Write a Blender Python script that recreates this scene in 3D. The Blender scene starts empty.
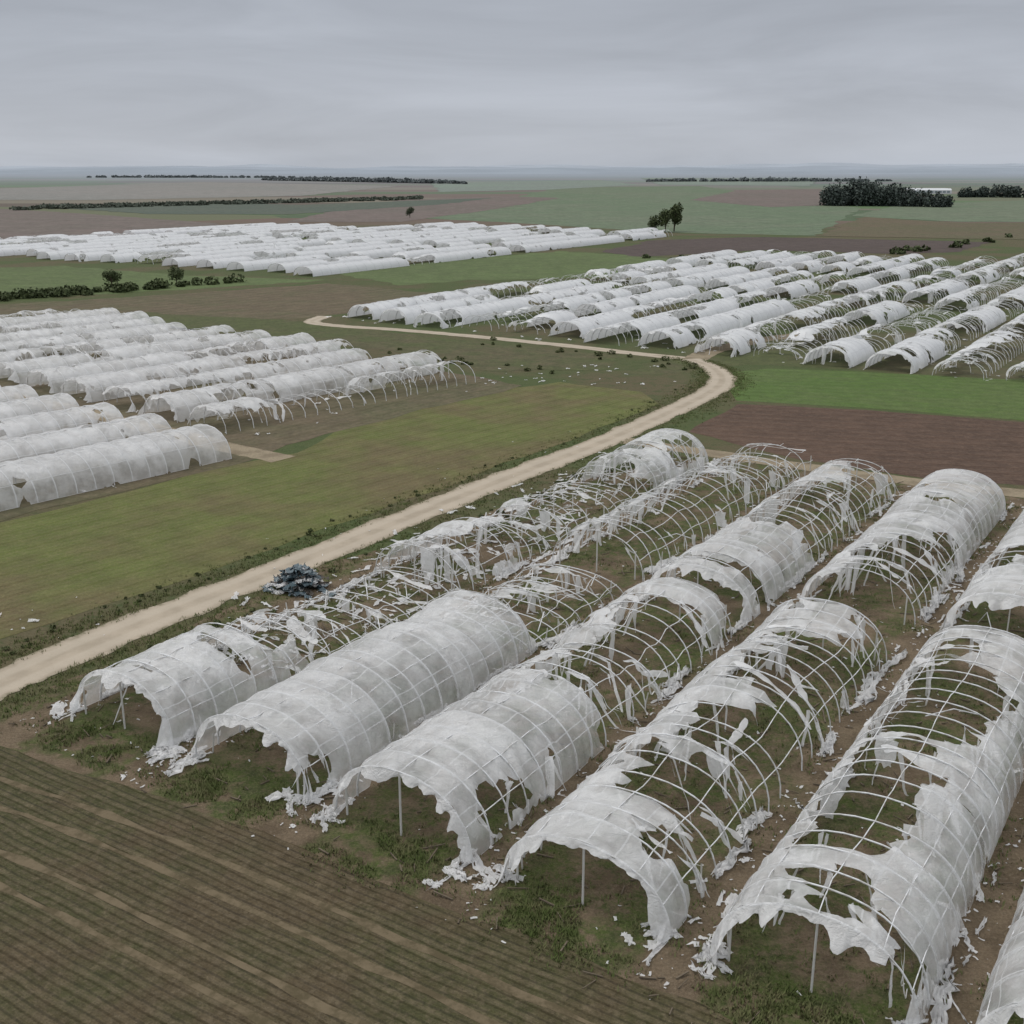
import bpy,math,random
from mathutils import Vector,noise
random.seed(7)
R=random.random
U=random.uniform
scene=bpy.context.scene
col=scene.collection
def nz(x,y=0.0,z=0.0): return noise.noise(Vector((x,y,z)))

# ---------------- node helper ----------------
class G:
    def __init__(s,name):
        s.m=bpy.data.materials.new(name); s.m.use_nodes=True
        s.nt=s.m.node_tree; s.nt.nodes.clear()
        s.pos=s.n('ShaderNodeNewGeometry').outputs['Position']
    def n(s,t,ins=None,**kw):
        nd=s.nt.nodes.new(t)
        for k,v in kw.items(): setattr(nd,k,v)
        for k,v in (ins or {}).items(): s.set(nd.inputs[k],v)
        return nd
    def set(s,sock,v):
        if isinstance(v,bpy.types.NodeSocket): s.nt.links.new(v,sock)
        else:
            if sock.type=='RGBA' and len(v)==3: v=(*v,1)
            sock.default_value=v
    def math(s,op,a,b=0.0,c=0.0,clamp=False):
        return s.n('ShaderNodeMath',{0:a,1:b,2:c},operation=op,use_clamp=clamp).outputs[0]
    def mix(s,f,a,b,mode='MIX'):
        return s.n('ShaderNodeMixRGB',{0:f,1:a,2:b},blend_type=mode).outputs[0]
    def noise(s,scale,detail=4,vec=None,rough=.55,dist=0.0):
        return s.n('ShaderNodeTexNoise',{'Vector':vec or s.pos,'Scale':scale,'Detail':detail,'Roughness':rough,'Distortion':dist}).outputs['Fac']
    def dot(s,v,vec=None):
        return s.n('ShaderNodeVectorMath',{0:vec or s.pos,1:(v[0],v[1],0)},operation='DOT_PRODUCT').outputs['Value']
    def step(s,x,a,b):
        return s.n('ShaderNodeMapRange',{'Value':x,'From Min':a,'From Max':b},interpolation_type='SMOOTHSTEP').outputs[0]
    def scale(s,v,vec=None):
        return s.n('ShaderNodeVectorMath',{0:vec or s.pos,1:v},operation='MULTIPLY').outputs[0]
    def grey(s,v): return s.n('ShaderNodeCombineColor',{0:v,1:v,2:v}).outputs[0]
    def out(s,color,rough=.95,bump=None,bs=.3,bd=.1,spec=.2):
        p=s.n('ShaderNodeBsdfPrincipled',{'Base Color':color,'Roughness':rough,'Specular IOR Level':spec})
        if bump is not None:
            b=s.n('ShaderNodeBump',{'Height':bump,'Strength':bs,'Distance':bd})
            s.nt.links.new(b.outputs[0],p.inputs['Normal'])
        o=s.n('ShaderNodeOutputMaterial'); s.nt.links.new(p.outputs[0],o.inputs[0])
        return s.m

# lattice axes of the polytunnel plots
DS=(0.5405,0.8413); DW=(0.8413,-0.5405); P0=(-0.31,43.6)
def plot(s,w): return (P0[0]+DS[0]*s+DW[0]*w, P0[1]+DS[1]*s+DW[1]*w)

def field_mat(name,a,b,c,rowdir=None,spacing=1.3,rowamt=.35,blotch=.03,fine=2.5,bs=.5):
    g=G(name)
    n1=g.noise(blotch,5,rough=.6); n2=g.noise(blotch*7,5,rough=.65); n3=g.noise(fine,5,rough=.7)
    f=g.step(g.math('ADD',g.math('MULTIPLY',n1,.6),g.math('MULTIPLY',n2,.4)),.42,.58)
    cc=g.mix(f,a,b)
    cc=g.mix(g.math('MULTIPLY',g.step(n3,.42,.68),.6),cc,c)
    h=n3
    if rowdir:
        x=g.math('ADD',g.dot(rowdir),g.math('MULTIPLY',g.noise(.12,2),.6))
        w=g.math('SINE',g.math('MULTIPLY',x,2*math.pi/spacing))
        w01=g.math('MULTIPLY_ADD',w,.5,.5)
        brk=g.math('MULTIPLY_ADD',g.step(g.noise(.35,4),.35,.65),.85,.15)
        cc=g.mix(g.math('MULTIPLY',g.math('MULTIPLY',g.math('POWER',w01,5.0),brk),rowamt),cc,c)
        cc=g.mix(g.math('MULTIPLY',g.math('MULTIPLY',g.math('POWER',g.math('SUBTRACT',1.0,w01),3.0),brk),rowamt*.4),cc,tuple(q*.6 for q in b))
        w2=g.math('SINE',g.math('MULTIPLY',x,2*math.pi/spacing*3))
        h=g.math('ADD',n3,g.math('MULTIPLY',g.math('ADD',w01,g.math('MULTIPLY',w2,.2)),1.0))
    v=g.math('MULTIPLY_ADD',g.noise(fine*3.1,3,rough=.8),1.3,.35)
    cc=g.mix(1.0,cc,g.grey(v),'MULTIPLY')
    v=g.math('MULTIPLY_ADD',g.noise(blotch*18,5,rough=.7),.9,.55)
    cc=g.mix(1.0,cc,g.grey(v),'MULTIPLY')
    return g.out(cc,bump=h,bs=bs,bd=.25)

# ---------------- mesh helpers ----------------
def obj(name,verts,faces,mats,parent=None,smooth=False,uvs=None,midx=None):
    me=bpy.data.meshes.new(name); me.from_pydata(verts,[],faces)
    for m in (mats if isinstance(mats,(list,tuple)) else [mats]): me.materials.append(m)
    if midx: me.polygons.foreach_set('material_index',midx)
    if smooth: me.polygons.foreach_set('use_smooth',[True]*len(faces))
    if uvs:
        ul=me.uv_layers.new(name='UV'); arr=[0.0]*(2*len(me.loops))
        vi=[0]*len(me.loops); me.loops.foreach_get('vertex_index',vi)
        for i,k in enumerate(vi): arr[2*i],arr[2*i+1]=uvs[k]
        ul.data.foreach_set('uv',arr)
    me.update()
    o=bpy.data.objects.new(name,me); col.objects.link(o)
    if parent: o.parent=parent
    return o

def poly(name,pts,z,mat,jit=.6,step=3.0):
    out=[]
    n=len(pts)
    for i in range(n):
        a=Vector(pts[i]);b=Vector(pts[(i+1)%n]); L=(b-a).length; k=max(1,min(60,int(L/step)))
        nrm=Vector((-(b-a).y,(b-a).x))/max(L,1e-6)
        for j in range(k):
            p=a.lerp(b,j/k); q=p+nrm*jit*(nz(p.x*.13,p.y*.13,z*50)*1.6+nz(p.x*.9,p.y*.9,3)*.6)
            out.append((q.x,q.y,z))
    return obj(name,out,[list(range(len(out)))],mat)

def catmull(pts,k=10):
    P=[Vector(pts[0])*2-Vector(pts[1])]+[Vector(p) for p in pts]+[Vector(pts[-1])*2-Vector(pts[-2])]
    r=[]
    for i in range(1,len(P)-2):
        for j in range(k):
            t=j/k
            r.append(.5*((2*P[i])+(P[i+1]-P[i-1])*t+(2*P[i-1]-5*P[i]+4*P[i+1]-P[i+2])*t*t+(3*P[i]-P[i-1]-3*P[i+1]+P[i+2])*t**3))
    r.append(P[-2]); return r
def strip(name,pts,w,z,mat,k=10,jit=.25):
    c=catmull(pts,k); V=[];F=[];uv=[];L=0
    for i,p in enumerate(c):
        a=c[max(0,i-1)];b=c[min(len(c)-1,i+1)]; d=(b-a).normalized(); n=Vector((-d.y,d.x))
        if i: L+=(p-c[i-1]).length
        for q,(u) in enumerate((-1,-.5,0,.5,1)):
            ww=u*w/2*(1+ (jit*nz(L*.35,u*5,z*90)+jit*.5*nz(L*1.3,u*5,1) if abs(u)==1 else 0))
            V.append((p.x+n.x*ww,p.y+n.y*ww,z)); uv.append((u,L))
        if i:
            for q in range(4):
                b0=(i-1)*5+q; F.append((b0,b0+1,b0+6,b0+5))
    return obj(name,V,F,mat,uvs=uv)

# ---------------- ground ----------------
g=G('ground_land')
vor=g.n('ShaderNodeTexVoronoi',{'Vector':g.scale((.0020,.0055,0)),'Scale':1.0,'Randomness':.9},feature='F1')
ramp=g.n('ShaderNodeValToRGB'); ramp.color_ramp.interpolation='CONSTANT'
cols=[(.085,.12,.055),(.14,.095,.075),(.12,.13,.07),(.065,.105,.05),(.18,.155,.115),(.105,.08,.062),(.085,.145,.055),(.15,.135,.10)]
e=ramp.color_ramp.elements
while len(e)<len(cols): e.new(0.5)
for i,c in enumerate(cols): e[i].position=i/len(cols); e[i].color=(*c,1)
sep=g.n('ShaderNodeSeparateColor',{0:vor.outputs['Color']})
g.nt.links.new(sep.outputs[0],ramp.inputs[0])
near=g.mix(g.step(g.noise(.035,5),.42,.6),(.066,.086,.030),(.098,.083,.045))
near=g.mix(g.math('MULTIPLY',g.step(g.noise(.6,5,rough=.7),.45,.7),.7),near,(.045,.068,.022))
near=g.mix(g.math('MULTIPLY',g.step(g.noise(2.7,4,rough=.75),.5,.75),.5),near,(.15,.135,.085))
near=g.mix(1.0,near,g.grey(g.math('MULTIPLY_ADD',g.noise(5,3,rough=.8),1.2,.4)),'MULTIPLY')
yy=g.dot((0,1))
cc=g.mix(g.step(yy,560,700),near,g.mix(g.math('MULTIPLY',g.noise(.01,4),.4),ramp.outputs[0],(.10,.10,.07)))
cc=g.mix(g.math('MULTIPLY',g.step(yy,300,5500),.95),cc,(.255,.285,.325))  # aerial haze painted in: base colour turns blue-grey with distance
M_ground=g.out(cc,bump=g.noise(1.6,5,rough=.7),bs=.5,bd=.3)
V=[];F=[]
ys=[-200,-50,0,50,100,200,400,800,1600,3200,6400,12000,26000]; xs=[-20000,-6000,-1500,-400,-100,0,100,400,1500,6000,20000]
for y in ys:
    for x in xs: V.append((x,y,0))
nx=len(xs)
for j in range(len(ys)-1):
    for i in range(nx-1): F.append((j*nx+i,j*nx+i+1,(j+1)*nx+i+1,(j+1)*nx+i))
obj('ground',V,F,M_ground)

M_A=field_mat('ploughed_soil',(.092,.070,.040),(.070,.068,.030),(.155,.124,.080),DS,.80,.42,.05,2.2,.9)
M_B=field_mat('olive_crop',(.106,.124,.036),(.122,.098,.050),(.142,.134,.060),(.766,-.643),2.4,.10,.016,1.6)
M_C=field_mat('brown_tilled',(.098,.062,.044),(.078,.050,.036),(.130,.088,.064),(.25,.97),2.6,.3,.03,1.2)
M_D=field_mat('green_crop',(.080,.130,.032),(.094,.130,.042),(.066,.100,.032),(.25,.97),2.6,.25,.03,1.2)
M_brown=field_mat('brown_field',(.112,.088,.057),(.092,.088,.047),(.138,.113,.073),(.8,-.6),4,.15,.012,.5)
M_olive=field_mat('olive_field',(.076,.088,.034),(.098,.086,.048),(.060,.070,.030),None,1,.2,.02,.5)
M_green=field_mat('green_field',(.094,.130,.048),(.084,.112,.044),(.112,.134,.062),None,1,.2,.01,.3)
M_dark=field_mat('dark_field',(.076,.058,.053),(.068,.052,.045),(.092,.072,.060),None,1,.2,.01,.3)
M_fbrown=field_mat('far_brown_field',(.145,.116,.104),(.128,.110,.094),(.158,.130,.115),None,1,.2,.004,.1)  # far fields from here on carry distance haze in their base colours
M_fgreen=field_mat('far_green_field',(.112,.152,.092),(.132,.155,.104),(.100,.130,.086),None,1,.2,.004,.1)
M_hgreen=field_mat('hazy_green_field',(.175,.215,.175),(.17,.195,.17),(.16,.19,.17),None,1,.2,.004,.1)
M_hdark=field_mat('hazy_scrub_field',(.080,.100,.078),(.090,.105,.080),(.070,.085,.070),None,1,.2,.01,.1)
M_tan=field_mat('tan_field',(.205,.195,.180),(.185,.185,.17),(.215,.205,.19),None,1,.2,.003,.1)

poly('crop_field',[(-40,62),(-34,70),(-27,79),(-18,91),(-11,102),(-1,117),(11,134),(20,149),(18,157),(7,165),(-1,160),(-17,145),(-24,122),(-29,118),(-45,96),(-53,86)],.012,M_B,.8)
poly('brown_field',[(21,132),(30,149),(46,145),(71,134),(57,106),(42,111),(31,119)],.012,M_C,.4)
poly('green_field',[(30,151),(31,163),(32,172),(40,177),(53,174),(85,163),(71,135),(47,146)],.012,M_D,.4)
poly('brown_field',[(-126,257),(-89,282),(-50,315),(-18,287),(-25,261),(-42,239),(-63,233),(-111,227)],.012,M_brown,1.5)
poly('green_field',[(-176,363),(-145,371),(-93,336),(-51,324),(-85,296),(-110,280),(-133,273)],.012,M_green,2)
poly('olive_field',[(-83,250),(-41,233),(-6,205),(18,189),(14,174),(-2,174),(-19,193),(-49,214),(-76,228)],.02,M_olive,1.5)
poly('green_field',[(-55,349),(-27,387),(18,440),(46,414),(63,387),(25,330),(-12,324),(-30,309)],.02,M_green,2)
poly('dark_field',[(33,434),(62,508),(113,531),(202,494),(167,434),(141,424),(95,445),(45,410)],.03,M_dark,2)
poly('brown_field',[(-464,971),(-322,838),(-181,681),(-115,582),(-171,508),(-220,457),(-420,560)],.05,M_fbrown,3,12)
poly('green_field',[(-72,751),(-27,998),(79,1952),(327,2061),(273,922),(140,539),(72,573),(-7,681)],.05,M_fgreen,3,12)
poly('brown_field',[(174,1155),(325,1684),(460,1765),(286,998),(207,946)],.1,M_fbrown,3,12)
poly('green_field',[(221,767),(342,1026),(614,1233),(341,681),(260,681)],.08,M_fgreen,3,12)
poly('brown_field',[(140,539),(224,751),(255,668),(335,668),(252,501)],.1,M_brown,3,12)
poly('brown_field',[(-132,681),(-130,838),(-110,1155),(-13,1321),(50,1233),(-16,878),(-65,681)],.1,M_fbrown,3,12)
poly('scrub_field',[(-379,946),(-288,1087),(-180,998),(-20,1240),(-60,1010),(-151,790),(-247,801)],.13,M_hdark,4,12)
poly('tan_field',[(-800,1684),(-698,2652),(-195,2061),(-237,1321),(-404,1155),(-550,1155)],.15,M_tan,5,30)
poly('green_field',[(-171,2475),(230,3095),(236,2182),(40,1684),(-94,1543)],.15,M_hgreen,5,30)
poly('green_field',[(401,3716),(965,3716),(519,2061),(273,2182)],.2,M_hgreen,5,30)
poly('ploughed_field',[(-60,58),(-38.7,57),(-27.7,55.2),(-19.4,51.3),(-9.7,45.6),(-3.5,41.5),(1.9,38.6),(7.1,35.7),(10.1,32.7),(12.4,28.9),(16,16),(-60,10)],.016,M_A,.5,1.2)

# plot ground around the wrecked tunnels
g=G('plot_ground')
wob=g.math('MULTIPLY_ADD',g.noise(.5,4),1.8,-.9)
w=g.math('ADD',g.math('SUBTRACT',g.dot(DW),P0[0]*DW[0]+P0[1]*DW[1]),wob)
s=g.math('ADD',g.math('SUBTRACT',g.dot(DS),P0[0]*DS[0]+P0[1]*DS[1]),wob)
fr=g.math('FRACT',g.math('ADD',g.math('DIVIDE',g.math('ADD',w,.9),9.8),.5))
dl=g.math('MULTIPLY',g.math('ABSOLUTE',g.math('SUBTRACT',fr,.5)),9.8)
lane=g.math('MULTIPLY',g.step(dl,1.7,.7),g.math('MULTIPLY',g.step(g.noise(.12,3),.25,.45),.95))
cross=g.step(g.math('ABSOLUTE',g.math('SUBTRACT',s,35.6)),2.3,1.2)
head=g.step(s,-.6,-2.2)
edgeg=g.math('MULTIPLY',g.step(dl,1.2,1.8),g.step(dl,3.1,2.2))
frontg=g.math('MULTIPLY',g.math('MULTIPLY',g.step(s,-4.4,-3.4),g.step(s,1.5,0)),g.step(dl,1.6,2.6))
soil=g.mix(g.step(g.noise(.45,5),.4,.65),(.205,.155,.102),(.135,.100,.064))
soil=g.mix(g.math('MULTIPLY',g.step(g.noise(4,4,rough=.8),.5,.72),.55),soil,(.27,.22,.155))
grass=g.mix(g.step(g.noise(.7,5,rough=.7),.38,.64),(.082,.114,.028),(.062,.076,.027))
grass=g.mix(g.math('MULTIPLY',g.step(g.noise(5,4,rough=.8),.42,.66),.65),grass,(.165,.155,.078))
mask=g.math('MAXIMUM',g.math('MAXIMUM',lane,cross),head)
base=g.mix(g.step(g.math('ADD',g.math('MULTIPLY',g.noise(.22,6,rough=.65),.55),g.math('MULTIPLY',g.noise(1.7,5,rough=.75),.45)),.45,.58),soil,grass)
cc=g.mix(mask,base,soil)
cc=g.mix(g.math('MULTIPLY',g.math('MAXIMUM',g.math('MULTIPLY',edgeg,.75),g.math('MULTIPLY',frontg,g.step(g.noise(.3,4),.38,.5))),g.step(g.noise(1.1,4),.35,.55)),cc,grass)
cc=g.mix(1.0,cc,g.grey(g.math('MULTIPLY_ADD',g.noise(7,3,rough=.85),1.6,.2)),'MULTIPLY')
M_plot=g.out(cc,bump=g.noise(3,6,rough=.75),bs=1.0,bd=.3)
poly('plot_ground',[plot(-7,-31),plot(-6,-20),plot(-5.6,-8),plot(-5,4),plot(-4.8,14),plot(-4.5,30),plot(0,36),plot(36,40),plot(77,36),plot(77,10),plot(77,-8),plot(80,-24),plot(60,-30),plot(25,-34),plot(5,-33.5)],.008,M_plot,.8,1.5)
poly('plot_ground',[(14,168),(30,192),(58,222),(150,190),(110,140),(86,165),(54,176),(38,180)],.008,M_olive,.8,3)

# roads
g=G('gravel_road')
uvn=g.n('ShaderNodeUVMap').outputs[0]
ux=g.n('ShaderNodeSeparateXYZ',{0:uvn}).outputs[0]
rt=g.step(g.math('ABSOLUTE',g.math('SUBTRACT',g.math('ABSOLUTE',ux),.48)),.35,.12)
cc=g.mix(g.step(g.noise(.5,5),.35,.65),(.40,.34,.265),(.33,.28,.215))
cc=g.mix(g.math('MULTIPLY',rt,.5),cc,(.47,.41,.33))
cc=g.mix(g.math('MULTIPLY',g.step(g.noise(7,4,rough=.8),.5,.75),.35),cc,(.26,.22,.16))
cc=g.mix(g.math('MULTIPLY',g.step(g.math('ADD',g.math('ABSOLUTE',ux),g.math('MULTIPLY_ADD',g.noise(1.5,4),.7,-.35)),.8,1.05),.7),cc,(.12,.11,.06))
M_road=g.out(cc,bump=g.noise(6,5),bs=.4,bd=.08)
g=G('dirt_track')
cc=g.mix(g.step(g.noise(.4,5),.4,.65),(.28,.23,.16),(.20,.16,.11))
cc=g.mix(g.math('MULTIPLY',g.step(g.noise(4,4),.45,.7),.4),cc,(.10,.10,.05))
M_track=g.out(cc,bump=g.noise(4,5),bs=.5,bd=.1)
g=G('tyre_marks')
cc=g.mix(g.step(g.noise(.8,5,rough=.7),.4,.62),(.15,.118,.074),(.085,.068,.038))
M_tyre=g.out(cc,bump=g.noise(4,5),bs=.5,bd=.1)
RM=[(-48,36),(-42,46),(-34.9,57),(-31.1,63.1),(-27.3,69.7),(-22.6,77.0),(-16.9,85.5),(-9.9,96.5),(-1.2,110.0),(10.0,126.4),(20.3,143.6),(28.1,158.0),(31.2,167.5),(31.5,177),(29.2,186.0)]
RB=[(29.2,186.0),(21.6,191.2),(8.5,201.4),(-5.9,211.4),(-21.7,220.9),(-34.1,226.7),(-40.7,232.8),(-39.6,242.6)]
strip('dirt_road',RM,4.0,.030,M_road)
strip('dirt_road',RB,3.4,.024,M_road)
strip('dirt_road',[(29.2,184.0),(35.0,195.6),(45.2,207.5),(54.0,214.0)],4.2,.026,M_track)
strip('dirt_track',[(12.4,127.9),(20.7,122.1),(30.3,115.9),(41.5,108.8),(53.6,103.1),(75,92)],3.0,.026,M_track)
for dd in (0,1.9,4.6,6.4):
    strip('tyre_track',[plot(-6.6-dd,34),plot(-6.2-dd,20),plot(-6-dd,6),plot(-6-dd,-8),plot(-6.4-dd,-20),plot(-8-dd*1.1,-30),plot(-13-dd*1.3,-38)],.34,.022,M_tyre,jit=1.3)
DL=(0.643,0.766); WL=(0.766,-0.643); OL=(-31.7,132)
def lplot(s,w): return (OL[0]+DL[0]*s+WL[0]*w, OL[1]+DL[1]*s+WL[1]*w)
strip('dirt_track',[lplot(-5.5,14),lplot(-6,5),lplot(-6,-10),lplot(-6,-25),lplot(-7,-45),lplot(-6,-70)],3.4,.026,M_track)
poly('plot_ground',[lplot(-75,13),lplot(-8,12),lplot(-1,9),lplot(45,6),lplot(50,-60),lplot(48,-130),lplot(-6,-130),lplot(-75,-60)],.02,M_brown,.8,3)

# ---------------- plastic materials ----------------
def plastic(name,base,seams=True,transp=.14,dirt=1.0,bump=.6):
    g=G(name)
    uv=g.n('ShaderNodeUVMap').outputs[0]
    sx=g.n('ShaderNodeSeparateXYZ',{0:uv})
    n1=g.noise(.5,5,rough=.6); n2=g.noise(3.0,5,rough=.7)
    dirty=tuple(c*.85 for c in base)
    cc=g.mix(g.math('MULTIPLY',g.step(n1,.42,.7),.5*dirt),base,dirty)
    cc=g.mix(g.math('MULTIPLY',g.step(n2,.56,.78),.18*dirt),cc,(.60,.57,.52))
    tr=g.math('MULTIPLY_ADD',g.step(n1,.35,.65),.22*dirt,transp)
    if seams:
        fu=g.math('ABSOLUTE',g.math('SUBTRACT',g.math('FRACT',g.math('ADD',sx.outputs[0],.5)),.5))
        fv=g.math('ABSOLUTE',g.math('SUBTRACT',g.math('FRACT',g.math('MULTIPLY',sx.outputs[1],5.0)),.5))
        sm=g.math('MAXIMUM',g.step(fu,.04,.018),g.math('MULTIPLY',g.step(fv,.478,.488),.8))
        cc=g.mix(g.math('MULTIPLY',sm,.32),cc,(.45,.46,.47))
        pan=g.n('ShaderNodeTexWhiteNoise',{'W':g.math('FLOOR',g.math('MULTIPLY',sx.outputs[0],.5))},noise_dimensions='1D').outputs['Value']
        tr=g.math('ADD',tr,g.math('MULTIPLY',pan,.22))
        side=g.math('ABSOLUTE',g.math('SUBTRACT',sx.outputs[1],.5))
        tr=g.math('ADD',tr,g.math('MULTIPLY',g.step(side,.18,.40),.16))
        tr=g.math('MULTIPLY',tr,g.math('SUBTRACT',1.0,g.math('MULTIPLY',sm,.85)))
    p=g.n('ShaderNodeBsdfPrincipled',{'Base Color':cc,'Roughness':.22,'Specular IOR Level':.7})
    fold=g.noise(1.3,6,vec=g.scale((1.0,2.2,1.0)),rough=.6,dist=1.4)
    rid=g.math('ABSOLUTE',g.math('SUBTRACT',fold,.5))
    hh=g.math('ADD',g.math('MULTIPLY',rid,-1.4),g.math('MULTIPLY',n2,.4))
    b=g.n('ShaderNodeBump',{'Height':hh,'Strength':bump,'Distance':.3})
    g.nt.links.new(b.outputs[0],p.inputs['Normal'])
    t=g.n('ShaderNodeBsdfTranslucent',{'Color':cc}); g.nt.links.new(b.outputs[0],t.inputs['Normal'])
    m1=g.n('ShaderNodeMixShader',{0:.30}); g.nt.links.new(p.outputs[0],m1.inputs[1]); g.nt.links.new(t.outputs[0],m1.inputs[2])
    o=g.n('ShaderNodeOutputMaterial')
    if transp>0:
        tp=g.n('ShaderNodeBsdfTransparent')
        m2=g.n('ShaderNodeMixShader',{0:tr}); g.nt.links.new(m1.outputs[0],m2.inputs[1]); g.nt.links.new(tp.outputs[0],m2.inputs[2])
        g.nt.links.new(m2.outputs[0],o.inputs[0])
    else: g.nt.links.new(m1.outputs[0],o.inputs[0])
    return g.m
M_pl=plastic('plastic_film',(.95,.955,.96),transp=.13,bump=.55)
M_plfar=plastic('plastic_film_distant',(.86,.87,.885),True,0,.6,.3)
M_rag=plastic('torn_plastic',(.94,.94,.94),False,.14,.5,.6)
g=G('galvanised_steel'); M_steel=g.out(g.mix(g.step(g.noise(2,4),.45,.65),(.70,.71,.72),(.48,.47,.45)),rough=.4,spec=.6)
g=G('white_post'); M_post=g.out(g.mix(g.noise(3,3),(.68,.68,.66),(.5,.48,.44)),rough=.6)

# ---------------- polytunnel builder ----------------
class Tunnel:
    def __init__(s,o,ang,L,W=8.0,H=3.35,bands=(),holes=(),sags=(),rib=1.6,ds=.2,nt=48,seed=0,rag=1.0,skirt=1.0,parts=True,tear=.5,rr=.040,brk=.1,jit=1.0,ribbons=40,purl=(.5,.3,.7,.14,.86),wr=1.0,straps=0,mat=None,remn=.45,flaps=0):
        s.L,s.W,s.H,s.bands,s.holes,s.sags,s.rib,s.seed=L,W,H,bands,holes,sags,rib,seed*7.31+.5
        s.tear=tear;s.jit=jit;s.wr=wr;s.remn=remn;s.hv=.14 if parts else .08
        rnd=random.Random(seed*13+5)
        V=[];F=[];UV=[]; RV=[];RF=[]; SV=[];SF=[];SM=[]
        ns=max(2,int(L/ds)); vid={}
        fs=[[s.f(i*L/ns,j/nt) for j in range(nt+1)] for i in range(ns+1)]
        border=[]
        def addv(key,ss,tt,fv):
            if key in vid: return vid[key]
            p=s.P(ss,tt,cover=True)
            if fv<4 and tt>.03 and tt<.97:
                k=math.exp(-max(fv,0)/.45)*wr; kb=math.exp(-max(fv,0)/.9)*wr*min(1,6*min(tt,1-tt))
                q=nz(ss*1.1,tt*9,s.seed); q2=nz(ss*2.6,tt*5,s.seed+31)
                fold=.5-2.2*abs(nz(ss*1.0+tt*5,tt*3-ss*.2,s.seed+50))-.6*abs(nz(ss*3+tt*8,tt*5,s.seed+52))
                c=math.cos(math.pi*tt); sn=math.sin(math.pi*tt); fo=.30*fold*kb
                p=(p[0]+c*k*(.05+.3*q)-c*k*.25*q2-c*fo, p[1]+k*.2*nz(ss*2,tt*7,s.seed+4), max(.03,p[2]-k*(.10+.40*abs(q))+k*.22*q2+sn*fo))
            vid[key]=len(V); V.append(p); UV.append((ss/rib,tt))
            if key[0]=='e': border.append((p,tt))
            return vid[key]
        for i in range(ns):
            for j in range(nt):
                cs=[(i,j),(i+1,j),(i+1,j+1),(i,j+1)]
                fv=[fs[a][b] for a,b in cs]
                if max(fv)<=0: continue
                pl=[]
                for k in range(4):
                    a=cs[k];b=cs[(k+1)%4];fa=fv[k];fb=fv[(k+1)%4]
                    if fa>0: pl.append(addv(('c',)+a,a[0]*L/ns,a[1]/nt,fa))
                    if (fa>0)!=(fb>0):
                        lo,hi=(a,b) if a<b else (b,a); fl,fh=(fa,fb) if a<b else (fb,fa)
                        q=fl/(fl-fh)
                        pl.append(addv(('e',lo,hi),(lo[0]+(hi[0]-lo[0])*q)*L/ns,(lo[1]+(hi[1]-lo[1])*q)/nt,0))
                pl=list(dict.fromkeys(pl))
                if len(pl)>=3: F.append(pl)
        nr=int(round(L/rib))
        for i in range(nr+1):
            ss=min(L,i*rib); t0,t1=0,1
            if 0<i and rnd.random()<brk*(1 if s.f(ss,.5)<0 else .2):
                if rnd.random()<.5: t1=rnd.uniform(.4,.8)
                else: t0=rnd.uniform(.2,.6)
            k=18 if parts else 10
            pts=[s.P(ss,t0+(t1-t0)*q/k) for q in range(k+1)]
            s.tube(SV,SF,SM,pts,rr)
            if parts and s.sag(ss)<.75 or (parts and rnd.random()<.08):
                x=rnd.uniform(0,W);a=rnd.uniform(-1,1);l=rnd.uniform(1.5,4)
                s.tube(SV,SF,SM,[(x,ss,.1),(x+a*l*.5,ss+l*.3,.1+rnd.uniform(.2,1.2)),(x+a*l,ss+l*.6,.12)],rr)
        for t in purl:
            if not parts and t!=.5: continue
            run=[]
            k=max(2,int(L/(rib/2)))
            for q in range(k+1):
                run.append(s.P(q*L/k,t,-.03))
            s.tube(SV,SF,SM,run,rr*.7)
        if parts:
            for ss in (0,L):
                for wq in (.24,.5,.76):
                    if rnd.random()<.75:
                        p=s.P(ss,.2+.6*(wq-.24)/.52)
                        s.tube(SV,SF,SM,[(p[0],p[1],0),(p[0],p[1],p[2])],.055,1)
            for q in range(int(L/rib)):
                if rnd.random()<.35:
                    x=rnd.choice((.05,.95))*W; s.tube(SV,SF,SM,[(x,q*rib+.8,0),(x+rnd.uniform(-.2,.2),q*rib+.8,rnd.uniform(.6,1.3))],.04,1)
        if skirt>0:
            for (s0,sg) in ((0,-1),)+(((L,1),) if parts else ()):
                nc=int(nt*2); rows=7; idx={}
                for a in range(nc+1):
                    tt=a/nc
                    base_f=s.f(min(max(s0,0.25),L-.25),min(max(tt,.02),.98))
                    ft=max(0,abs(tt-.5)*2-.45)*2
                    ln=skirt*(.25+.9*max(0,nz(tt*6,s.seed,2))+.8*max(0,nz(tt*15,s.seed,5))+1.9*ft*max(0,.30+nz(tt*13,s.seed,15)))
                    if base_f<=0: ln=0
                    for r in range(rows+1):
                        v=r/rows; p=s.P(s0,tt,cover=True)
                        fl=(.5*v+.35*v*v)*(.5+abs(nz(tt*12,s.seed,8))*2.2)*min(1,ln)+.16*v*nz(tt*45,s.seed,v*1.5)
                        c=math.cos(math.pi*tt)
                        x=p[0]+c*ln*v*.15+.16*v*nz(tt*40,v*2,s.seed); y=p[1]+sg*fl; z=p[2]-ln*v
                        if z<.05: y+=sg*(.05-z)*.6; z=.05+.12*abs(nz(x*2,y*3,s.seed))*v
                        idx[a,r]=len(RV); RV.append((x,y,z))
                    if a and ln>0.01:
                        for r in range(rows):
                            RF.append((idx[a-1,r],idx[a,r],idx[a,r+1],idx[a-1,r+1]))
        if border and ribbons:
            for _ in range(int(ribbons)):
                p,tt=rnd.choice(border); s.ribbon(RV,RF,rnd,p,tt,rag)
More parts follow.
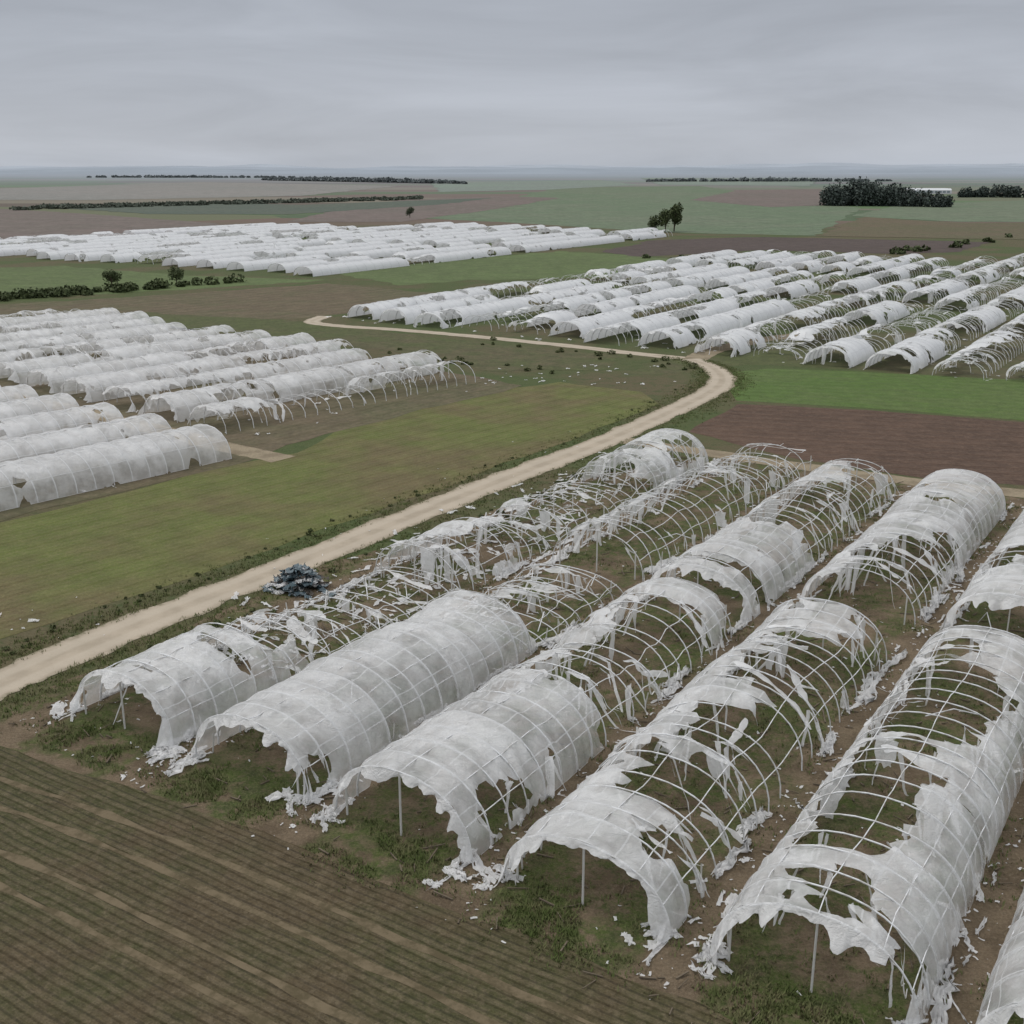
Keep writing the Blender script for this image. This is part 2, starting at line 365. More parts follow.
        # broad flaps of film hanging in folds from the torn edges
        if border and flaps:
            for _ in range(int(flaps)):
                p,tt=rnd.choice(border)
                if p[2]<1.0: continue
                wd=rnd.uniform(.4,1.3); ln=min(p[2]+.5,rnd.uniform(1,3.2)); ph=rnd.uniform(0,50); nu,nv=7,8; b0=len(RV)
                yaw=rnd.choice((math.pi/2,math.pi/2,0.3,2.6))+rnd.uniform(-.4,.4); side=math.copysign(1,tt-.5)
                for v_ in range(nv+1):
                    v=v_/nv
                    for u_ in range(nu+1):
                        u=(u_/nu-.5)*wd*(1-.35*v+.3*nz(v*3,ph,1))
                        fo=.28*v*nz(u*4,ph,v)+.08*nz(u*9,ph,v*3)
                        x=p[0]+math.cos(yaw)*u-math.sin(yaw)*fo+side*.35*v*abs(nz(ph,2.2,0))*2
                        y=p[1]+math.sin(yaw)*u+math.cos(yaw)*fo+.4*v*nz(ph,1.1,0)
                        z=p[2]-ln*v*(1+.35*nz(u*3,ph,7))-.05
                        if z<.05: x+=side*(.05-z)*.8; z=.05+.1*abs(nz(x*3,y*3,ph))
                        RV.append((x,y,z))
                for v_ in range(nv):
                    for u_ in range(nu): k=b0+v_*(nu+1)+u_; RF.append((k,k+1,k+nu+2,k+nu+1))
        cnt=0
        for _ in range(int(straps)*6):
            if cnt>=straps: break
            sa=rnd.uniform(0,L); ta=rnd.uniform(.1,.75)
            if s.f(sa,ta+.1)>0: continue
            cnt+=1
            tb=min(1.0,ta+rnd.uniform(.15,.5)); sb=sa+rnd.uniform(-2.2,2.2)
            if rnd.random()<.3: tb=ta+rnd.uniform(-.06,.06); sb=sa+rnd.uniform(2,5)
            sb=min(max(sb,0),L); w=rnd.uniform(.12,.6); n=16; b0=len(RV); ph=rnd.uniform(0,9)
            dirs=math.atan2((tb-ta)*11,sb-sa)
            for i in range(n+1):
                q=i/n; ww=w*(.25+1.1*abs(nz(q*4,ph,3))+.5*math.sin(math.pi*q))
                sag=.45*math.sin(math.pi*q)*w*2+.1*nz(q*5,ph,0)
                for sg in (-1,0,1):
                    S_=sa+(sb-sa)*q-math.sin(dirs)*ww*sg*.5; T_=ta+(tb-ta)*q+math.cos(dirs)*ww*sg*.5/11
                    p=s.P(min(max(S_,0),L),min(max(T_,0.01),.99),off=.08-sag+sg*.06*nz(q*6,ph,5)*3+(.12*ww if sg==0 else 0))
                    RV.append((p[0],p[1],max(.03,p[2])))
            for i in range(n):
                for h_ in (0,1): k=b0+3*i+h_; RF.append((k,k+1,k+4,k+3))
        s.e=bpy.data.objects.new('polytunnel',None); s.e.empty_display_size=1; col.objects.link(s.e)
        s.e.location=(o[0],o[1],0.01); s.e.rotation_euler=(0,0,-ang)
        if F: obj('plastic_cover',V,F,mat or M_pl,s.e,True,UV)
        obj('hoop_frame',SV,SF,[M_steel,M_post],s.e,True,midx=SM)
        if RF: obj('torn_strips',RV,RF,M_rag,s.e,True)
    def sag(s,x):
        v=1.0
        for a,b,k in s.sags:
            m=min(x-a,b-x)
            if m>-2: v=min(v,1+(k-1)*max(0,min(1,(m+2)/4)))
        return v
    def P(s,ss,tt,off=0.0,cover=False):
        a=math.pi*tt; c=math.cos(a); sn=math.sin(a)
        sg=s.sag(ss)
        hs=sg*(1+(s.hv*nz(ss*.21,s.seed,1)+.06*nz(ss*.7,s.seed,2))*s.wr)
        if sg<.95: hs*=1+.35*nz(ss*.6,s.seed,7)
        o=off
        if cover:
            o+=.06-.11*math.sin(math.pi*ss/s.rib)**2*sn+s.wr*(.06*nz(ss*.7,tt*5,s.seed)*sn+.025*nz(ss*2.4,tt*8,s.seed))
        x=s.W/2*(1-math.copysign(abs(c)**.90,c))-c*o
        z=s.H*max(sn,0)**.88*hs+sn*o
        lean=s.wr*.13*nz(ss*.15,s.seed,3)+(.5*nz(ss*.35,s.seed,9) if sg<.9 else 0)
        x+=z*lean; y=ss+z*(.08*nz(ss*.3,s.seed,5)+(.5*nz(ss*.8,s.seed,6) if sg<.9 else 0))
        return (x,y,max(z,.0 if not cover else .02))
    def f(s,ss,tt):
        best=-5.0; A=s.W*1.38
        jt=s.jit*(1.6*nz(ss*.5,tt*1.5,s.seed)+1.1*nz(ss*1.3,tt*1.2,s.seed+3)+.6*nz(ss*3.0,tt*2,s.seed+6))
        js=s.jit*(1.2*nz(tt*5,ss*.3,s.seed+11)+.8*nz(tt*15,ss*.5,s.seed+13))
        for b in s.bands:
            s0,s1,a,c=b
            d=10.0
            if s0>0.01: d=min(d,ss-s0+js)
            else: d=min(d,ss+.6)
            if s1<s.L-.01: d=min(d,s1-ss+js)
            else: d=min(d,s.L-ss+.6)
            if a>0.001: d=min(d,(tt-a)*A+jt)
            else: d=min(d,tt*A*1.5+.45+jt*.8)
            if c<.999: d=min(d,(c-tt)*A+jt)
            else: d=min(d,(1-tt)*A*1.5+.45+jt*.8)
            best=max(best,d)
        for h in s.holes:
            sc,tc,rs,rt=h
            q=(math.hypot((ss-sc)/rs,(tt-tc)/rt)-1)*min(rs,rt*A)+.5*jt+.35*js
            best=min(best,q)
        if s.tear>0:
            q=(.62-.5*s.tear*.5-nz(ss*.35+9,tt*3.2,s.seed+20)-.35*nz(ss*1.6,tt*4,s.seed+22))*3
            best=min(best,q)
        if s.remn>0 and best<.3:
            i=round(ss/s.rib)
            wr=(.85*nz(i*3.7,tt*2.2,s.seed+40)+.25*nz(i*1.7,tt*9,s.seed+41)-.12)*s.remn*1.6-.03
            best=max(best,wr-abs(ss-i*s.rib-.2*nz(tt*4,i*2.2,s.seed)))
        return best
    @staticmethod
    def tube(V,F,M,pts,r,mi=0):
        b0=len(V); n=len(pts); ks=4
        for i,p in enumerate(pts):
            a=Vector(pts[max(0,i-1)]);b=Vector(pts[min(n-1,i+1)]); d=(b-a).normalized()
            u=Vector((0,1,0)) if abs(d.y)<.8 else Vector((1,0,0))
            x=d.cross(u).normalized(); y=d.cross(x)
            for k in range(ks):
                an=2*math.pi*k/ks+.785; q=Vector(p)+x*math.cos(an)*r+y*math.sin(an)*r
                V.append(tuple(q))
        for i in range(n-1):
            for k in range(ks):
                F.append((b0+i*ks+k,b0+i*ks+(k+1)%ks,b0+(i+1)*ks+(k+1)%ks,b0+(i+1)*ks+k)); M.append(mi)
    @staticmethod
    def ribbon(V,F,rnd,p,tt,rag):
        L=rnd.uniform(.5,3.6)*rag; w=rnd.uniform(.05,.30)*(1.8 if rnd.random()<.25 else 1)
        n=9; pos=Vector(p); side=math.copysign(1,tt-.5); an=rnd.uniform(0,6.28)
        drift=Vector((side*rnd.uniform(-.1,.6),rnd.uniform(-.45,.45),0)); tw=rnd.uniform(-2.5,2.5)
        ga=rnd.uniform(0,6.28); gd=Vector((math.cos(ga),math.sin(ga),0))
        b0=len(V)
        for i in range(n+1):
            q=i/n; ww=w*(1-.5*q)*(.7+.5*rnd.random())
            a=an+tw*q; sd=Vector((math.cos(a),math.sin(a),rnd.uniform(-.2,.2)))*ww*.5
            for sg in (-1,1):
                v=pos+sd*sg; V.append((v.x,v.y,max(.03,v.z)))
            if pos.z>.1:
                pos=pos+(drift+Vector((rnd.uniform(-.15,.15),rnd.uniform(-.15,.15),-1)))*(L/n)
                if pos.z<.06: pos.z=.06
            else: pos=pos+gd*(L/n)*.8; pos.z=.05+rnd.random()*.1
        for i in range(n): k=b0+2*i; F.append((k,k+1,k+3,k+2))

ANG=math.atan2(DS[0],DS[1]); ANGL=math.atan2(DL[0],DL[1])
FG=[
 # s0,w0,L,bands,holes,sags,straps
 (0,-29.4,13,[(0,10.8,0,1)],[(6.2,.62,.5,.3),(9.5,.55,1.6,.12)],[(9,20,.75)],4),
 (13,-29.4,14,[(1,11,0,.07),(3,9,.4,.46)],[],[(-3,20,.38)],5),
 (27,-29.4,20,[(1,2.5,.1,.8),(4,7.5,0,1),(9,18,.3,.36),(12,14,.1,.7)],[(6,.7,2,.16)],[(9,22,.62)],3),
 (50,-29.4,22,[(9,22,0,1)],[(13,.33,3,.16),(18,.75,2.5,.14)],[(-3,7,.5)],3),
 (0,-19.6,21,[(0,21,0,1)],[(1.2,.90,1.4,.10)],[],1),
 (21,-19.6,13,[(0,10,0,.07),(3,7,.3,.38)],[],[(-3,20,.38)],3),
 (37,-19.6,39,[(0,20,.24,.32)],[],[(26,45,.7)],3),
 (0,-9.8,31,[(0,13,0,1),(13,31,.26,.38),(27.5,31,.2,.9)],[(2.6,.86,1.6,.1)],[(15,24,.85)],4),
 (34,-9.8,37,[(0,1.6,.05,.95),(3,13,0,1),(14,37,.08,.20),(28,35,.04,.55)],[],[],4),
 (0,0,32,[(0,2.0,0,1),(0,32,0,.42),(2,5.0,0,.66),(15,18,0,.60),(27,32,.05,.70)],[(10,.2,2,.05)],[],7),
 (39,0,32,[(0,6,0,.42),(5,32,0,1)],[(7.5,.72,3.6,.24),(13,.78,2.5,.12)],[],5),
 (0,9.8,33,[(0,33,0,1)],[(9.5,.40,4.4,.20),(22,.42,6.2,.28),(30,.3,2,.2),(2.5,.55,1.8,.09),(15,.3,1.5,.08)],[],4),
 (39,9.8,33,[(0,7,.1,.7),(7,33,0,.62),(20,30,0,1)],[(10,.3,3,.12)],[],6),
 (0,19.6,33,[(0,33,0,1)],[(12,.4,4,.16),(24,.5,4,.2)],[],3),
 (39,19.6,33,[(0,33,0,.8)],[(12,.4,4,.16),(24,.5,4,.2)],[],3),
]
for i,(s0,w0,L,b,h,sg,st) in enumerate(FG):
    Tunnel(plot(s0,w0),ANG,L,bands=b,holes=h,sags=sg,seed=i+1,ribbons=(16 if i==4 else 24+L*1.8),brk=.15,
           tear={4:.0,0:.3}.get(i,.55),straps=st,remn={11:.2,6:.25,2:.3,3:.3,8:.3,7:.35}.get(i,.4),flaps=(3 if i==4 else 3+L*.35))

def rand_bands(rnd,L,dmg):
    b=[];h=[];sg=[];x=0
    while x<L:
        l=rnd.uniform(7,24); x1=min(L,x+l); r=rnd.random()
        if r>dmg: b.append((x,x1,0,1))
        elif r>dmg*.72: b.append((x,x1,0,rnd.uniform(.45,.75)))
        elif r>dmg*.45: b.append((x,x1,rnd.uniform(.05,.3),rnd.uniform(.5,.85)))
        elif r>dmg*.22: b.append((x,x1,rnd.uniform(.1,.25),rnd.uniform(.35,.5))); sg.append((x,x1,rnd.uniform(.6,1)))
        else: sg.append((x,x1,rnd.uniform(.35,.9)))
        x=x1
    for _ in range(int(L*dmg/9)):
        h.append((rnd.uniform(0,L),rnd.uniform(.2,.85),rnd.uniform(1.2,4),rnd.uniform(.06,.2)))
    return b,h,sg
rnd=random.Random(3)
sd=50
def cluster(of,ang,rows,dmg,**kw):
    global sd
    for (s0,w0,L) in rows:
        b,h,sg=rand_bands(rnd,L,dmg)
        sd+=1
        Tunnel(of(s0,w0),ang,L,bands=b,holes=h,sags=sg,seed=sd,**kw)
# mid right cluster
rows=[];rows2=[]
for k in range(8):
    w=-134.5+k*9.8+rnd.uniform(-.4,.4); st=143+rnd.uniform(-3,3)+(7-k)*.5
    L=rnd.uniform(74,88); (rows if k<6 else rows2).append((st,w,L)); rows.append((st+L+rnd.uniform(6,10),w,rnd.uniform(45,60))); rows.append((st+150+rnd.uniform(3,6),w,rnd.uniform(45,75)))
kw=dict(W=7.0,H=2.85,rib=2.6,ds=.6,nt=18,parts=False,ribbons=20,rr=.06,skirt=.5,jit=.9,wr=.7,mat=M_plfar,tear=.4)
cluster(plot,ANG,rows,.36,**kw); cluster(plot,ANG,rows2,.48,**kw)
rows=[]
for k in range(12):
    w=-54+k*9.8+rnd.uniform(-.6,.6); st=144+rnd.uniform(-3,4)
    L=rnd.uniform(30,42)
    rows.append((st,w,L)) 
    for q in range(4):
        st+=L+rnd.uniform(5,12); L=rnd.uniform(32,50)
        if k<9 or q<1: rows.append((st,w,L))
cluster(plot,ANG,rows,.78,W=7.4,H=3.0,rib=2.2,ds=.5,nt=20,parts=False,ribbons=30,rr=.055,skirt=.8,jit=1.1,wr=.9,mat=M_plfar,tear=.7,remn=.6,straps=3,flaps=4)
# far left cluster
rows=[]
for k in range(15):
    w=-418+k*14.7; st=214+rnd.uniform(-4,4)-(5 if k<5 else 0)
    L=rnd.uniform(95,115); rows.append((st,w,L)); L2=rnd.uniform(75,100); rows.append((st+L+10,w,L2))
    if k>4: rows.append((st+L+L2+18,w,rnd.uniform(20,45)))
cluster(plot,ANG,rows,.18,W=7.6,H=2.7,rib=4,ds=1.5,nt=14,parts=False,ribbons=4,rr=.08,skirt=0,jit=.8,tear=.2,wr=.5,mat=M_plfar,remn=0)
# left cluster
rows=[]
for k in range(12):
    w=-8-k*9.8; rows.append((-2.5+rnd.uniform(-1,1),w,46+rnd.uniform(-4,3)))
cluster(lplot,ANGL,rows,.40,W=7.2,H=2.9,rib=2.0,ds=.4,nt=26,parts=False,ribbons=30,rr=.045,skirt=.7,wr=.7,mat=M_pl,tear=.45,straps=4,flaps=5)
rows=[]
for k in range(7):
    L=60; rows.append((-9-L,1.5-k*9.8,L))
cluster(lplot,ANGL,rows[:1],.0,rib=2.0,ds=.35,nt=28,parts=False,ribbons=6,rr=.05,skirt=.3,tear=0,wr=.4,H=3.2)
cluster(lplot,ANGL,rows[1:],.02,W=7.4,H=3.0,rib=2.0,ds=.4,nt=24,parts=False,ribbons=30,rr=.05,skirt=.5,tear=.3,wr=.6)

# ---------------- scattered plastic ----------------
def scrap(V,F,x,y,sz,el=1.0,ang=None,n=4,z0=.05):
    b0=len(V); a=R()*6.28 if ang is None else ang; sx=sz*U(.7,1.6)*el; sy=sz*U(.3,.8); ph=R()*99; hz=min(.28,sz*.3)
    for i in range(n+1):
        for j in range(n+1):
            u=(i/n-.5)*sx*(1+.3*nz(j*1.3,ph)); v=(j/n-.5)*sy*(1+.7*nz(i*.9,ph,3))+.3*sz*nz(i*.7,ph,9)
            V.append((x+u*math.cos(a)-v*math.sin(a),y+u*math.sin(a)+v*math.cos(a),z0+hz*abs(nz(i*.8,j*.9,ph))*1.8))
    c0=len(F)
    for i in range(n):
        for j in range(n):
            if R()<.93: k=b0+i*(n+1)+j; F.append((k,k+1,k+n+2,k+n+1))
    return len(F)-c0
V=[];F=[]
for _ in range(2600):
    s_=U(-4,76); w_=random.choice((-29.4,-29.4,-19.6,-9.8,0,9.8,19.6))+random.choice((U(-1.8,.6),U(7.4,9.6),U(-2,9)))
    x,y=plot(s_,w_); scrap(V,F,x,y,U(.05,.24)*(2.5 if R()<.06 else 1),n=2)
for _ in range(240):
    s_=U(0,74); w_=random.choice((-29.4,-19.6,-9.8,0,9.8))+random.choice((U(-.6,.4),U(7.6,8.8)))
    x,y=plot(s_,w_); scrap(V,F,x,y,U(.25,.6),U(1.5,4),math.pi/2-ANG+U(-.4,.4),6)
for _ in range(70):
    s_=U(0,74); w_=random.choice((-29.4,-19.6,-9.8,0,9.8))+random.choice((U(-.4,.4),U(7.7,8.5)))
    x,y=plot(s_,w_); scrap(V,F,x,y,U(.7,1.3),U(2,3.6),math.pi/2-ANG+U(-.15,.15),12)
for _ in range(420):
    x,y=plot(U(10,74),random.gauss(-27.5,3.2)); scrap(V,F,x,y,U(.12,.6),U(1,3))
for k in range(6):
    for w_ in (0,7.8):
        for _ in range(6):
            x,y=plot(random.gauss(-.4,.5),-29.4+9.8*k+w_+random.gauss(0,.5)); scrap(V,F,x,y,U(.3,.9),U(1,2.2),n=8)
for _ in range(30):
    t=R(); x=-38+6*t+U(-3,3); y=64+8*t
    if R()<.5: scrap(V,F,x-1.5,y+3,U(.15,.6))
for _ in range(30):
    x,y=plot(U(5,90),-36-abs(random.gauss(0,5))); scrap(V,F,x,y,U(.06,.25),n=2)
obj('plastic_debris',V,F,M_rag,smooth=True)
V=[];F=[]
for _ in range(1100):
    x,y=plot(U(140,350),U(-140,60)); scrap(V,F,x,y,U(.3,1.0))
for _ in range(200):
    x,y=lplot(U(-6,48),U(-120,4)); scrap(V,F,x,y,U(.3,.8))
for _ in range(40):
    scrap(V,F,U(-5,24),U(162,180),U(.2,.7))
obj('plastic_debris',V,F,M_rag,smooth=True)
g=G('litter'); M_lit=g.out(g.mix(g.noise(1.3,4),(.05,.04,.03),(.22,.18,.13)))
V=[];F=[];SM=[]
for _ in range(1500):
    x,y=plot(U(-4,76),U(-32,26)); a=R()*6.28; l=U(.15,.9)*(2 if R()<.1 else 1)
    Tunnel.tube(V,F,SM,[(x,y,.04),(x+math.cos(a)*l,y+math.sin(a)*l,U(.04,.2))],U(.02,.05))
obj('wood_litter',V,F,M_lit)

# heap of crumpled tarpaulin, film and rubbish beside the road
g=G('blue_tarpaulin'); M_tarp=g.out(g.mix(g.step(g.noise(1.6,5),.42,.62),(.07,.11,.13),(.16,.20,.22)),rough=.4,spec=.5,bump=g.noise(3,5),bs=.8,bd=.3)
g=G('dark_rubbish'); M_rub=g.out(g.mix(g.noise(2,4),(.03,.03,.03),(.14,.12,.10)))
V=[];F=[];MI=[]; hx,hy=-15.9,79.6
for k in range(150):
    r=abs(random.gauss(0,.7)); a=R()*6.28; x=hx+math.cos(a)*r*1.4; y=hy+math.sin(a)*r
    z=max(.05,(1.6-r*1.0)*U(.1,1))
    c=scrap(V,F,x,y,U(.5,1.3),U(1,1.8),None,7,z); MI+=[random.choice((0,0,0,1,1,2))]*c
for k in range(14):
    a=R()*6.28; x=hx+U(-1,1);y=hy+U(-.7,.7); SM=[]; Tunnel.tube(V,F,SM,[(x,y,U(.1,.8)),(x+math.cos(a)*U(.6,1.4),y+math.sin(a)*.8,U(.1,1.3))],.04); MI+=[2]*len(SM)
obj('rubbish_heap',V,F,[M_tarp,M_rag,M_rub],midx=MI,smooth=True)

# ---------------- vegetation ----------------
def leafmat(name,a,b):
    g=G(name); return g.out(g.mix(g.step(g.noise(.9,4),.35,.65),a,b),rough=.8)
M_leaf=leafmat('foliage',(.050,.068,.028),(.085,.105,.045))
M_leafh=leafmat('hazy_far_foliage',(.15,.17,.175),(.17,.19,.19))  # leaf colour paled and greyed to paint in distance haze
M_bark=leafmat('bark',(.07,.055,.04),(.05,.04,.03))
M_grass=leafmat('grass_blades',(.092,.122,.036),(.155,.155,.072))
def foliage(name,blobs,mat,trunk=None):
    V=[];F=[];mi=[]
    for (x,y,z,rx,ry,rz,n,sz) in blobs:
        for _ in range(n):
            while True:
                u,v,w=U(-1,1),U(-1,1),U(-1,1)
                d=math.sqrt(u*u+v*v+w*w)
                if d<1 and R()<.25+d*.75: break
            k=1+.3*nz(u*2+x,v*2+y,w*2)
            c=Vector((x+u*rx*k,y+v*ry*k,max(z+w*rz*k,.1)))
            a=(Vector((U(-1,1),U(-1,1),U(-1,1)))+Vector((u,v,w+.6))*.6).normalized(); b=a.orthogonal().normalized(); b2=a.cross(b)
            q=sz*U(.5,1.3); b0=len(V)
            for (e1,e2) in ((-1,-.6),(.2,-1),(1,.3),(-.2,1)): 
                p=c+b*e1*q+b2*e2*q; V.append(tuple(p))
            F.append((b0,b0+1,b0+2,b0+3)); mi.append(0)
    if trunk:
        for (p,h,r) in trunk:
            SM=[]; Tunnel.tube(V,F,SM,[(p[0],p[1],0),(p[0]+.1*h*.2,p[1],h*.5),(p[0],p[1],h)],r); mi+= [1]*len(SM)
            for q in range(4):
                SM=[];a=q*1.6; Tunnel.tube(V,F,SM,[(p[0],p[1],h*.45),(p[0]+math.cos(a)*h*.3,p[1]+math.sin(a)*h*.3,h*.9)],r*.45); mi+=[1]*len(SM)
    return obj(name,V,F,[mat,M_bark],midx=mi)
def tree(x,y,h,w,mat=M_leaf):
    bl=[(x+U(-.3,.3)*w,y+U(-.3,.3)*w,h*U(.4,.8),w*.32,w*.32,h*.22,160,h*.035) for _ in range(8)]
    foliage('tree',bl,mat,[((x,y),h*.7,h*.03)])
tree(75,573,11,9);tree(80,578,14,7);tree(70,575,8,6)
tree(-64,736,7,5,leafmat('hazy_foliage',(.075,.09,.06),(.095,.11,.07)))  # slight haze mixed into this tree's leaf colour
for x,y in ((-104,300),(-90,310)): tree(x,y,5.0,4.5)
def wood(x0,y0,x1,y1,n,h,sz,mat,dep=25,name='woodland',q=90,wd=.42,env=0):
    bl=[]; ph=R()*50
    for i in range(n):
        t=(i+R())/n; hh=h*U(.6,1.1)*(1-env+env*max(.25,math.sin(math.pi*min(max(t*.92+.04,0),1))**.5+.5*nz(t*5,ph)))
        bl.append((x0+(x1-x0)*t,y0+(y1-y0)*t+U(-dep,dep)*.5,hh*.45,hh*wd*U(.8,1.3),hh*wd,hh*.55,q,sz))
    return foliage(name,bl,mat)
M_wood=leafmat('hazy_wood_foliage',(.052,.068,.062),(.074,.090,.078))  # far woods: bluish haze mixed into the leaf colour
wood(262,985,322,975,60,21,1.0,M_wood,q=220,env=.5); wood(312,960,352,945,26,13,.9,M_wood,q=150,env=.4)
wood(478,1270,640,1240,60,13,1.1,M_wood,q=150,env=.4)
wood(-645,3050,-92,2330,110,10,2.6,M_leafh,60,'tree_line',90,.9,.5)
wood(-368,900,-93,1193,220,2.8,1.0,leafmat('hazy_scrub_foliage',(.085,.102,.080),(.10,.115,.088)),60,'tree_line',60,1.6)  # low scrub strip, green dulled with painted haze
wood(300,2700,900,2800,60,8,2.6,M_leafh,60,'tree_line',90,1.2,.6)
wood(-1400,3900,-700,3800,50,8,3,M_leafh,60,'tree_line',90,1.4,.6)
def hedge(pts,n,h,wd,mat=M_leaf,sz=.35,q=60,name='hedgerow'):
    c=catmull(pts,8); bl=[]
    for _ in range(n):
        p=c[int(R()*len(c))]; hh=h*U(.4,1.2)
        bl.append((p.x+U(-wd,wd),p.y+U(-wd,wd),hh*.4,hh*U(.6,1.3),hh*U(.6,1.2),hh*.6,q,sz))
    return foliage(name,bl,mat)
M_weed=leafmat('weed_leaves',(.070,.088,.034),(.105,.115,.052))
hedge([(-135,262),(-115,280),(-95,298),(-77,315)],60,2.0,3,sz=.36,q=110)
hedge([(-6,205),(8,194),(22,183),(27,176)],22,.6,3.5,M_weed,sz=.15)
hedge([(-19,193),(-2,178),(14,172)],16,.6,3.5,M_weed,sz=.15)
hedge([(45,410),(66,387),(80,380)],12,1.6,4,sz=.35)
hedge([(140,424),(200,494),(330,668)],26,1.8,4,sz=.5)
off=lambda pts,d:[(p[0]+d*.84,p[1]-d*.54) for p in pts]
hedge(off(RM[3:12],-4.0),50,.22,1.2,M_weed,sz=.08,q=40,name='weeds')
hedge([plot(5,-31.5),plot(30,-32),plot(55,-30),plot(74,-31)],60,.28,1.3,M_weed,sz=.09,q=40,name='weeds')

def tufts(name,pts,hmin,hmax):
    V=[];F=[]
    for (x,y) in pts:
        k=random.randint(4,7)
        for _ in range(k):
            a=R()*6.28; h=U(hmin,hmax); wd=h*.18; l=h*U(.2,.9); dx,dy=math.cos(a),math.sin(a)
            ox,oy=x+U(-.2,.2),y+U(-.2,.2); b0=len(V)
            V+= [(ox-dy*wd,oy+dx*wd,0),(ox+dy*wd,oy-dx*wd,0),(ox+dx*l,oy+dy*l,h)]
            F.append((b0,b0+1,b0+2))
    obj(name,V,F,M_grass)
pts=[]
rc=catmull(RM,20)
for p in rc[20:]:
    for _ in range(26):
        d=random.choice((-1,1))*(2.1+abs(random.gauss(0,1.3))); pts.append((p.x+.84*d+U(-.5,.5),p.y-.54*d+U(-.6,.6)))
for _ in range(17000):
    k=random.randint(-3,2); w_=9.8*k+random.choice((random.gauss(.1,.4),random.gauss(8.1,.4),U(.3,7.8),U(.3,7.8))); s_=U(-1,74)
    if 33.5<s_<37.5: continue
    if nz(s_*.25,w_*.25,5)<-.05: continue
    pts.append(plot(s_,w_))
for _ in range(5000):
    k=random.randint(-3,2); pts_=plot(random.gauss(-1.8,1.0),9.8*k+4+random.gauss(0,2.0))
    if nz(pts_[0]*.4,pts_[1]*.4,9)>-.1: pts.append(pts_)
tufts('grass',pts,.07,.24)

# ---------------- far glasshouse ----------------
g=G('white_cladding'); M_clad=g.out((.62,.64,.66),rough=.4)
e=bpy.data.objects.new('white_greenhouse_building',None); col.objects.link(e); e.location=(512,1440,0)
V=[];F=[]
for k in range(3):
    y=k*9
    for x in (-24,24): 
        V+=[(x,y,0),(x,y,4.2),(x,y+4.5,6.2),(x,y+9,4.2),(x,y+9,0)]
    b=len(V)-10; F+=[(b,b+1,b+2,b+3,b+4),(b+5,b+9,b+8,b+7,b+6),(b+1,b+6,b+7,b+2),(b+2,b+7,b+8,b+3)]
    if k==0:F.append((b,b+5,b+6,b+1))
    if k==2:F.append((b+4,b+3,b+8,b+9))
obj('walls_and_roof',V,F,M_clad,e)
V=[];F=[]
for i in range(9):
    x=-22+i*5; b=len(V); V+=[(x,-.05,1.0),(x+3.6,-.05,1.0),(x+3.6,-.05,3.4),(x,-.05,3.4)]; F.append((b,b+1,b+2,b+3))
g=G('glazing'); obj('windows',V,F,g.out((.25,.3,.33),rough=.15,spec=.6),e)

# ---------------- distant hills ----------------
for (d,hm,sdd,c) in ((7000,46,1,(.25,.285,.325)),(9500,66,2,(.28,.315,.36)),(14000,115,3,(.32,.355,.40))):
    g=G('distant_hills'); M_h=g.out(g.mix(g.step(g.noise(.0015,4),.4,.6),c,tuple(q*1.1 for q in c)))  # hill colours are haze blue, painted paler for each farther ridge
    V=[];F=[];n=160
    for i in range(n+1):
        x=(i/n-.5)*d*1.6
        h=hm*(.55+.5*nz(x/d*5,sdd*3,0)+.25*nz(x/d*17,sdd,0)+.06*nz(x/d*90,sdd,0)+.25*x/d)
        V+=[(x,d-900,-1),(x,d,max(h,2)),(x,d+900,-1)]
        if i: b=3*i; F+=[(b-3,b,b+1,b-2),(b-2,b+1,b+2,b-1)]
    obj('distant_hills',V,F,M_h,smooth=True)

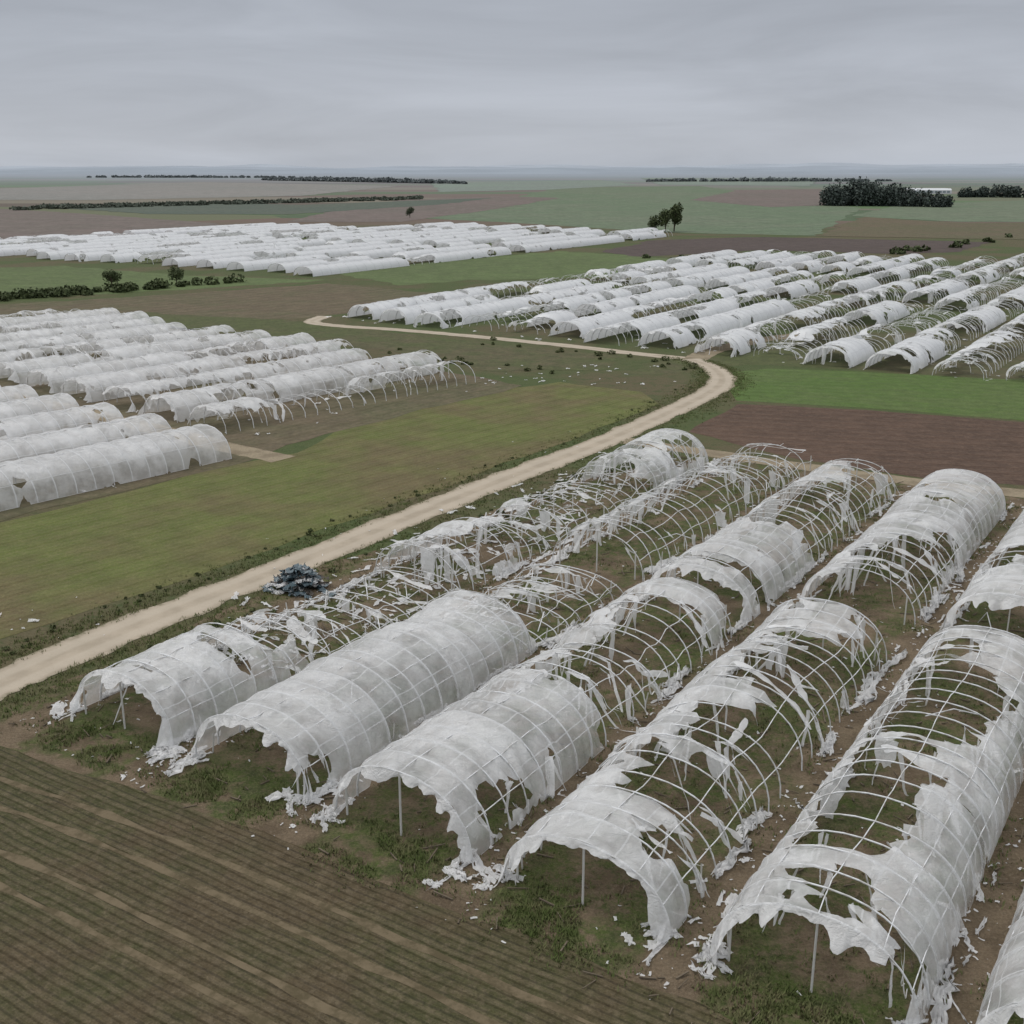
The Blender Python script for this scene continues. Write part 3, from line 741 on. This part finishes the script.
# ---------------- world, sun, camera ----------------
sun_el,sun_rot=math.radians(52),math.radians(-60)
wd=bpy.data.worlds.new('World'); scene.world=wd; wd.use_nodes=True
nt=wd.node_tree; nt.nodes.clear(); N=nt.nodes.new; Lk=nt.links.new
sky=N('ShaderNodeTexSky'); sky.sky_type='NISHITA'; sky.sun_disc=False; sky.sun_elevation=sun_el; sky.sun_rotation=sun_rot
b1=N('ShaderNodeBackground'); b1.inputs[1].default_value=.07; Lk(sky.outputs[0],b1.inputs[0])
tc=N('ShaderNodeTexCoord'); sx=N('ShaderNodeSeparateXYZ'); Lk(tc.outputs['Generated'],sx.inputs[0])
rp=N('ShaderNodeValToRGB'); Lk(sx.outputs[2],rp.inputs[0]); el=rp.color_ramp.elements
data=[(0,(.46,.495,.555)),(.015,(.485,.515,.572)),(.06,(.455,.482,.54)),(.15,(.385,.41,.46)),(.35,(.72,.74,.77)),(1,(1.12,1.13,1.15))]
while len(el)<len(data): el.new(.5)
for i,(p,c) in enumerate(data): el[i].position=p; el[i].color=(*c,1)
mp=N('ShaderNodeMapping'); mp.inputs['Scale'].default_value=(2.2,2.2,16); mp.inputs['Rotation'].default_value=(0.05,0.03,0); Lk(tc.outputs['Generated'],mp.inputs[0])
n1=N('ShaderNodeTexNoise'); n1.inputs['Scale'].default_value=1.5; n1.inputs['Detail'].default_value=7; n1.inputs['Roughness'].default_value=.55; n1.inputs['Distortion'].default_value=.5; Lk(mp.outputs[0],n1.inputs[0])
mr=N('ShaderNodeMapRange'); mr.inputs['From Min'].default_value=.3; mr.inputs['From Max'].default_value=.7; mr.inputs['To Min'].default_value=.88; mr.inputs['To Max'].default_value=1.11; Lk(n1.outputs[0],mr.inputs[0])
vm=N('ShaderNodeVectorMath'); vm.operation='SCALE'; Lk(rp.outputs[0],vm.inputs[0]); Lk(mr.outputs[0],vm.inputs['Scale'])
b2=N('ShaderNodeBackground'); b2.inputs[1].default_value=1.0; Lk(vm.outputs[0],b2.inputs[0])
mx=N('ShaderNodeMixShader'); mx.inputs[0].default_value=.93; Lk(b1.outputs[0],mx.inputs[1]); Lk(b2.outputs[0],mx.inputs[2])
wo=N('ShaderNodeOutputWorld'); Lk(mx.outputs[0],wo.inputs[0])
sl=bpy.data.lights.new('sun','SUN'); sl.energy=1.2; sl.angle=math.radians(18); sl.color=(1,.965,.92)
so=bpy.data.objects.new('sun',sl); col.objects.link(so)
so.rotation_euler=(math.radians(90)-sun_el,0,math.radians(60)+math.pi)
cd=bpy.data.cameras.new('camera'); cd.lens=40; cd.sensor_width=36; cd.clip_end=60000; cd.clip_start=.5
co=bpy.data.objects.new('camera',cd); col.objects.link(co); co.location=(0,0,30); co.rotation_euler=(math.radians(90-16.82),0,0)
scene.camera=co
scene.view_settings.view_transform='Standard'; scene.view_settings.look='None'; scene.view_settings.exposure=0
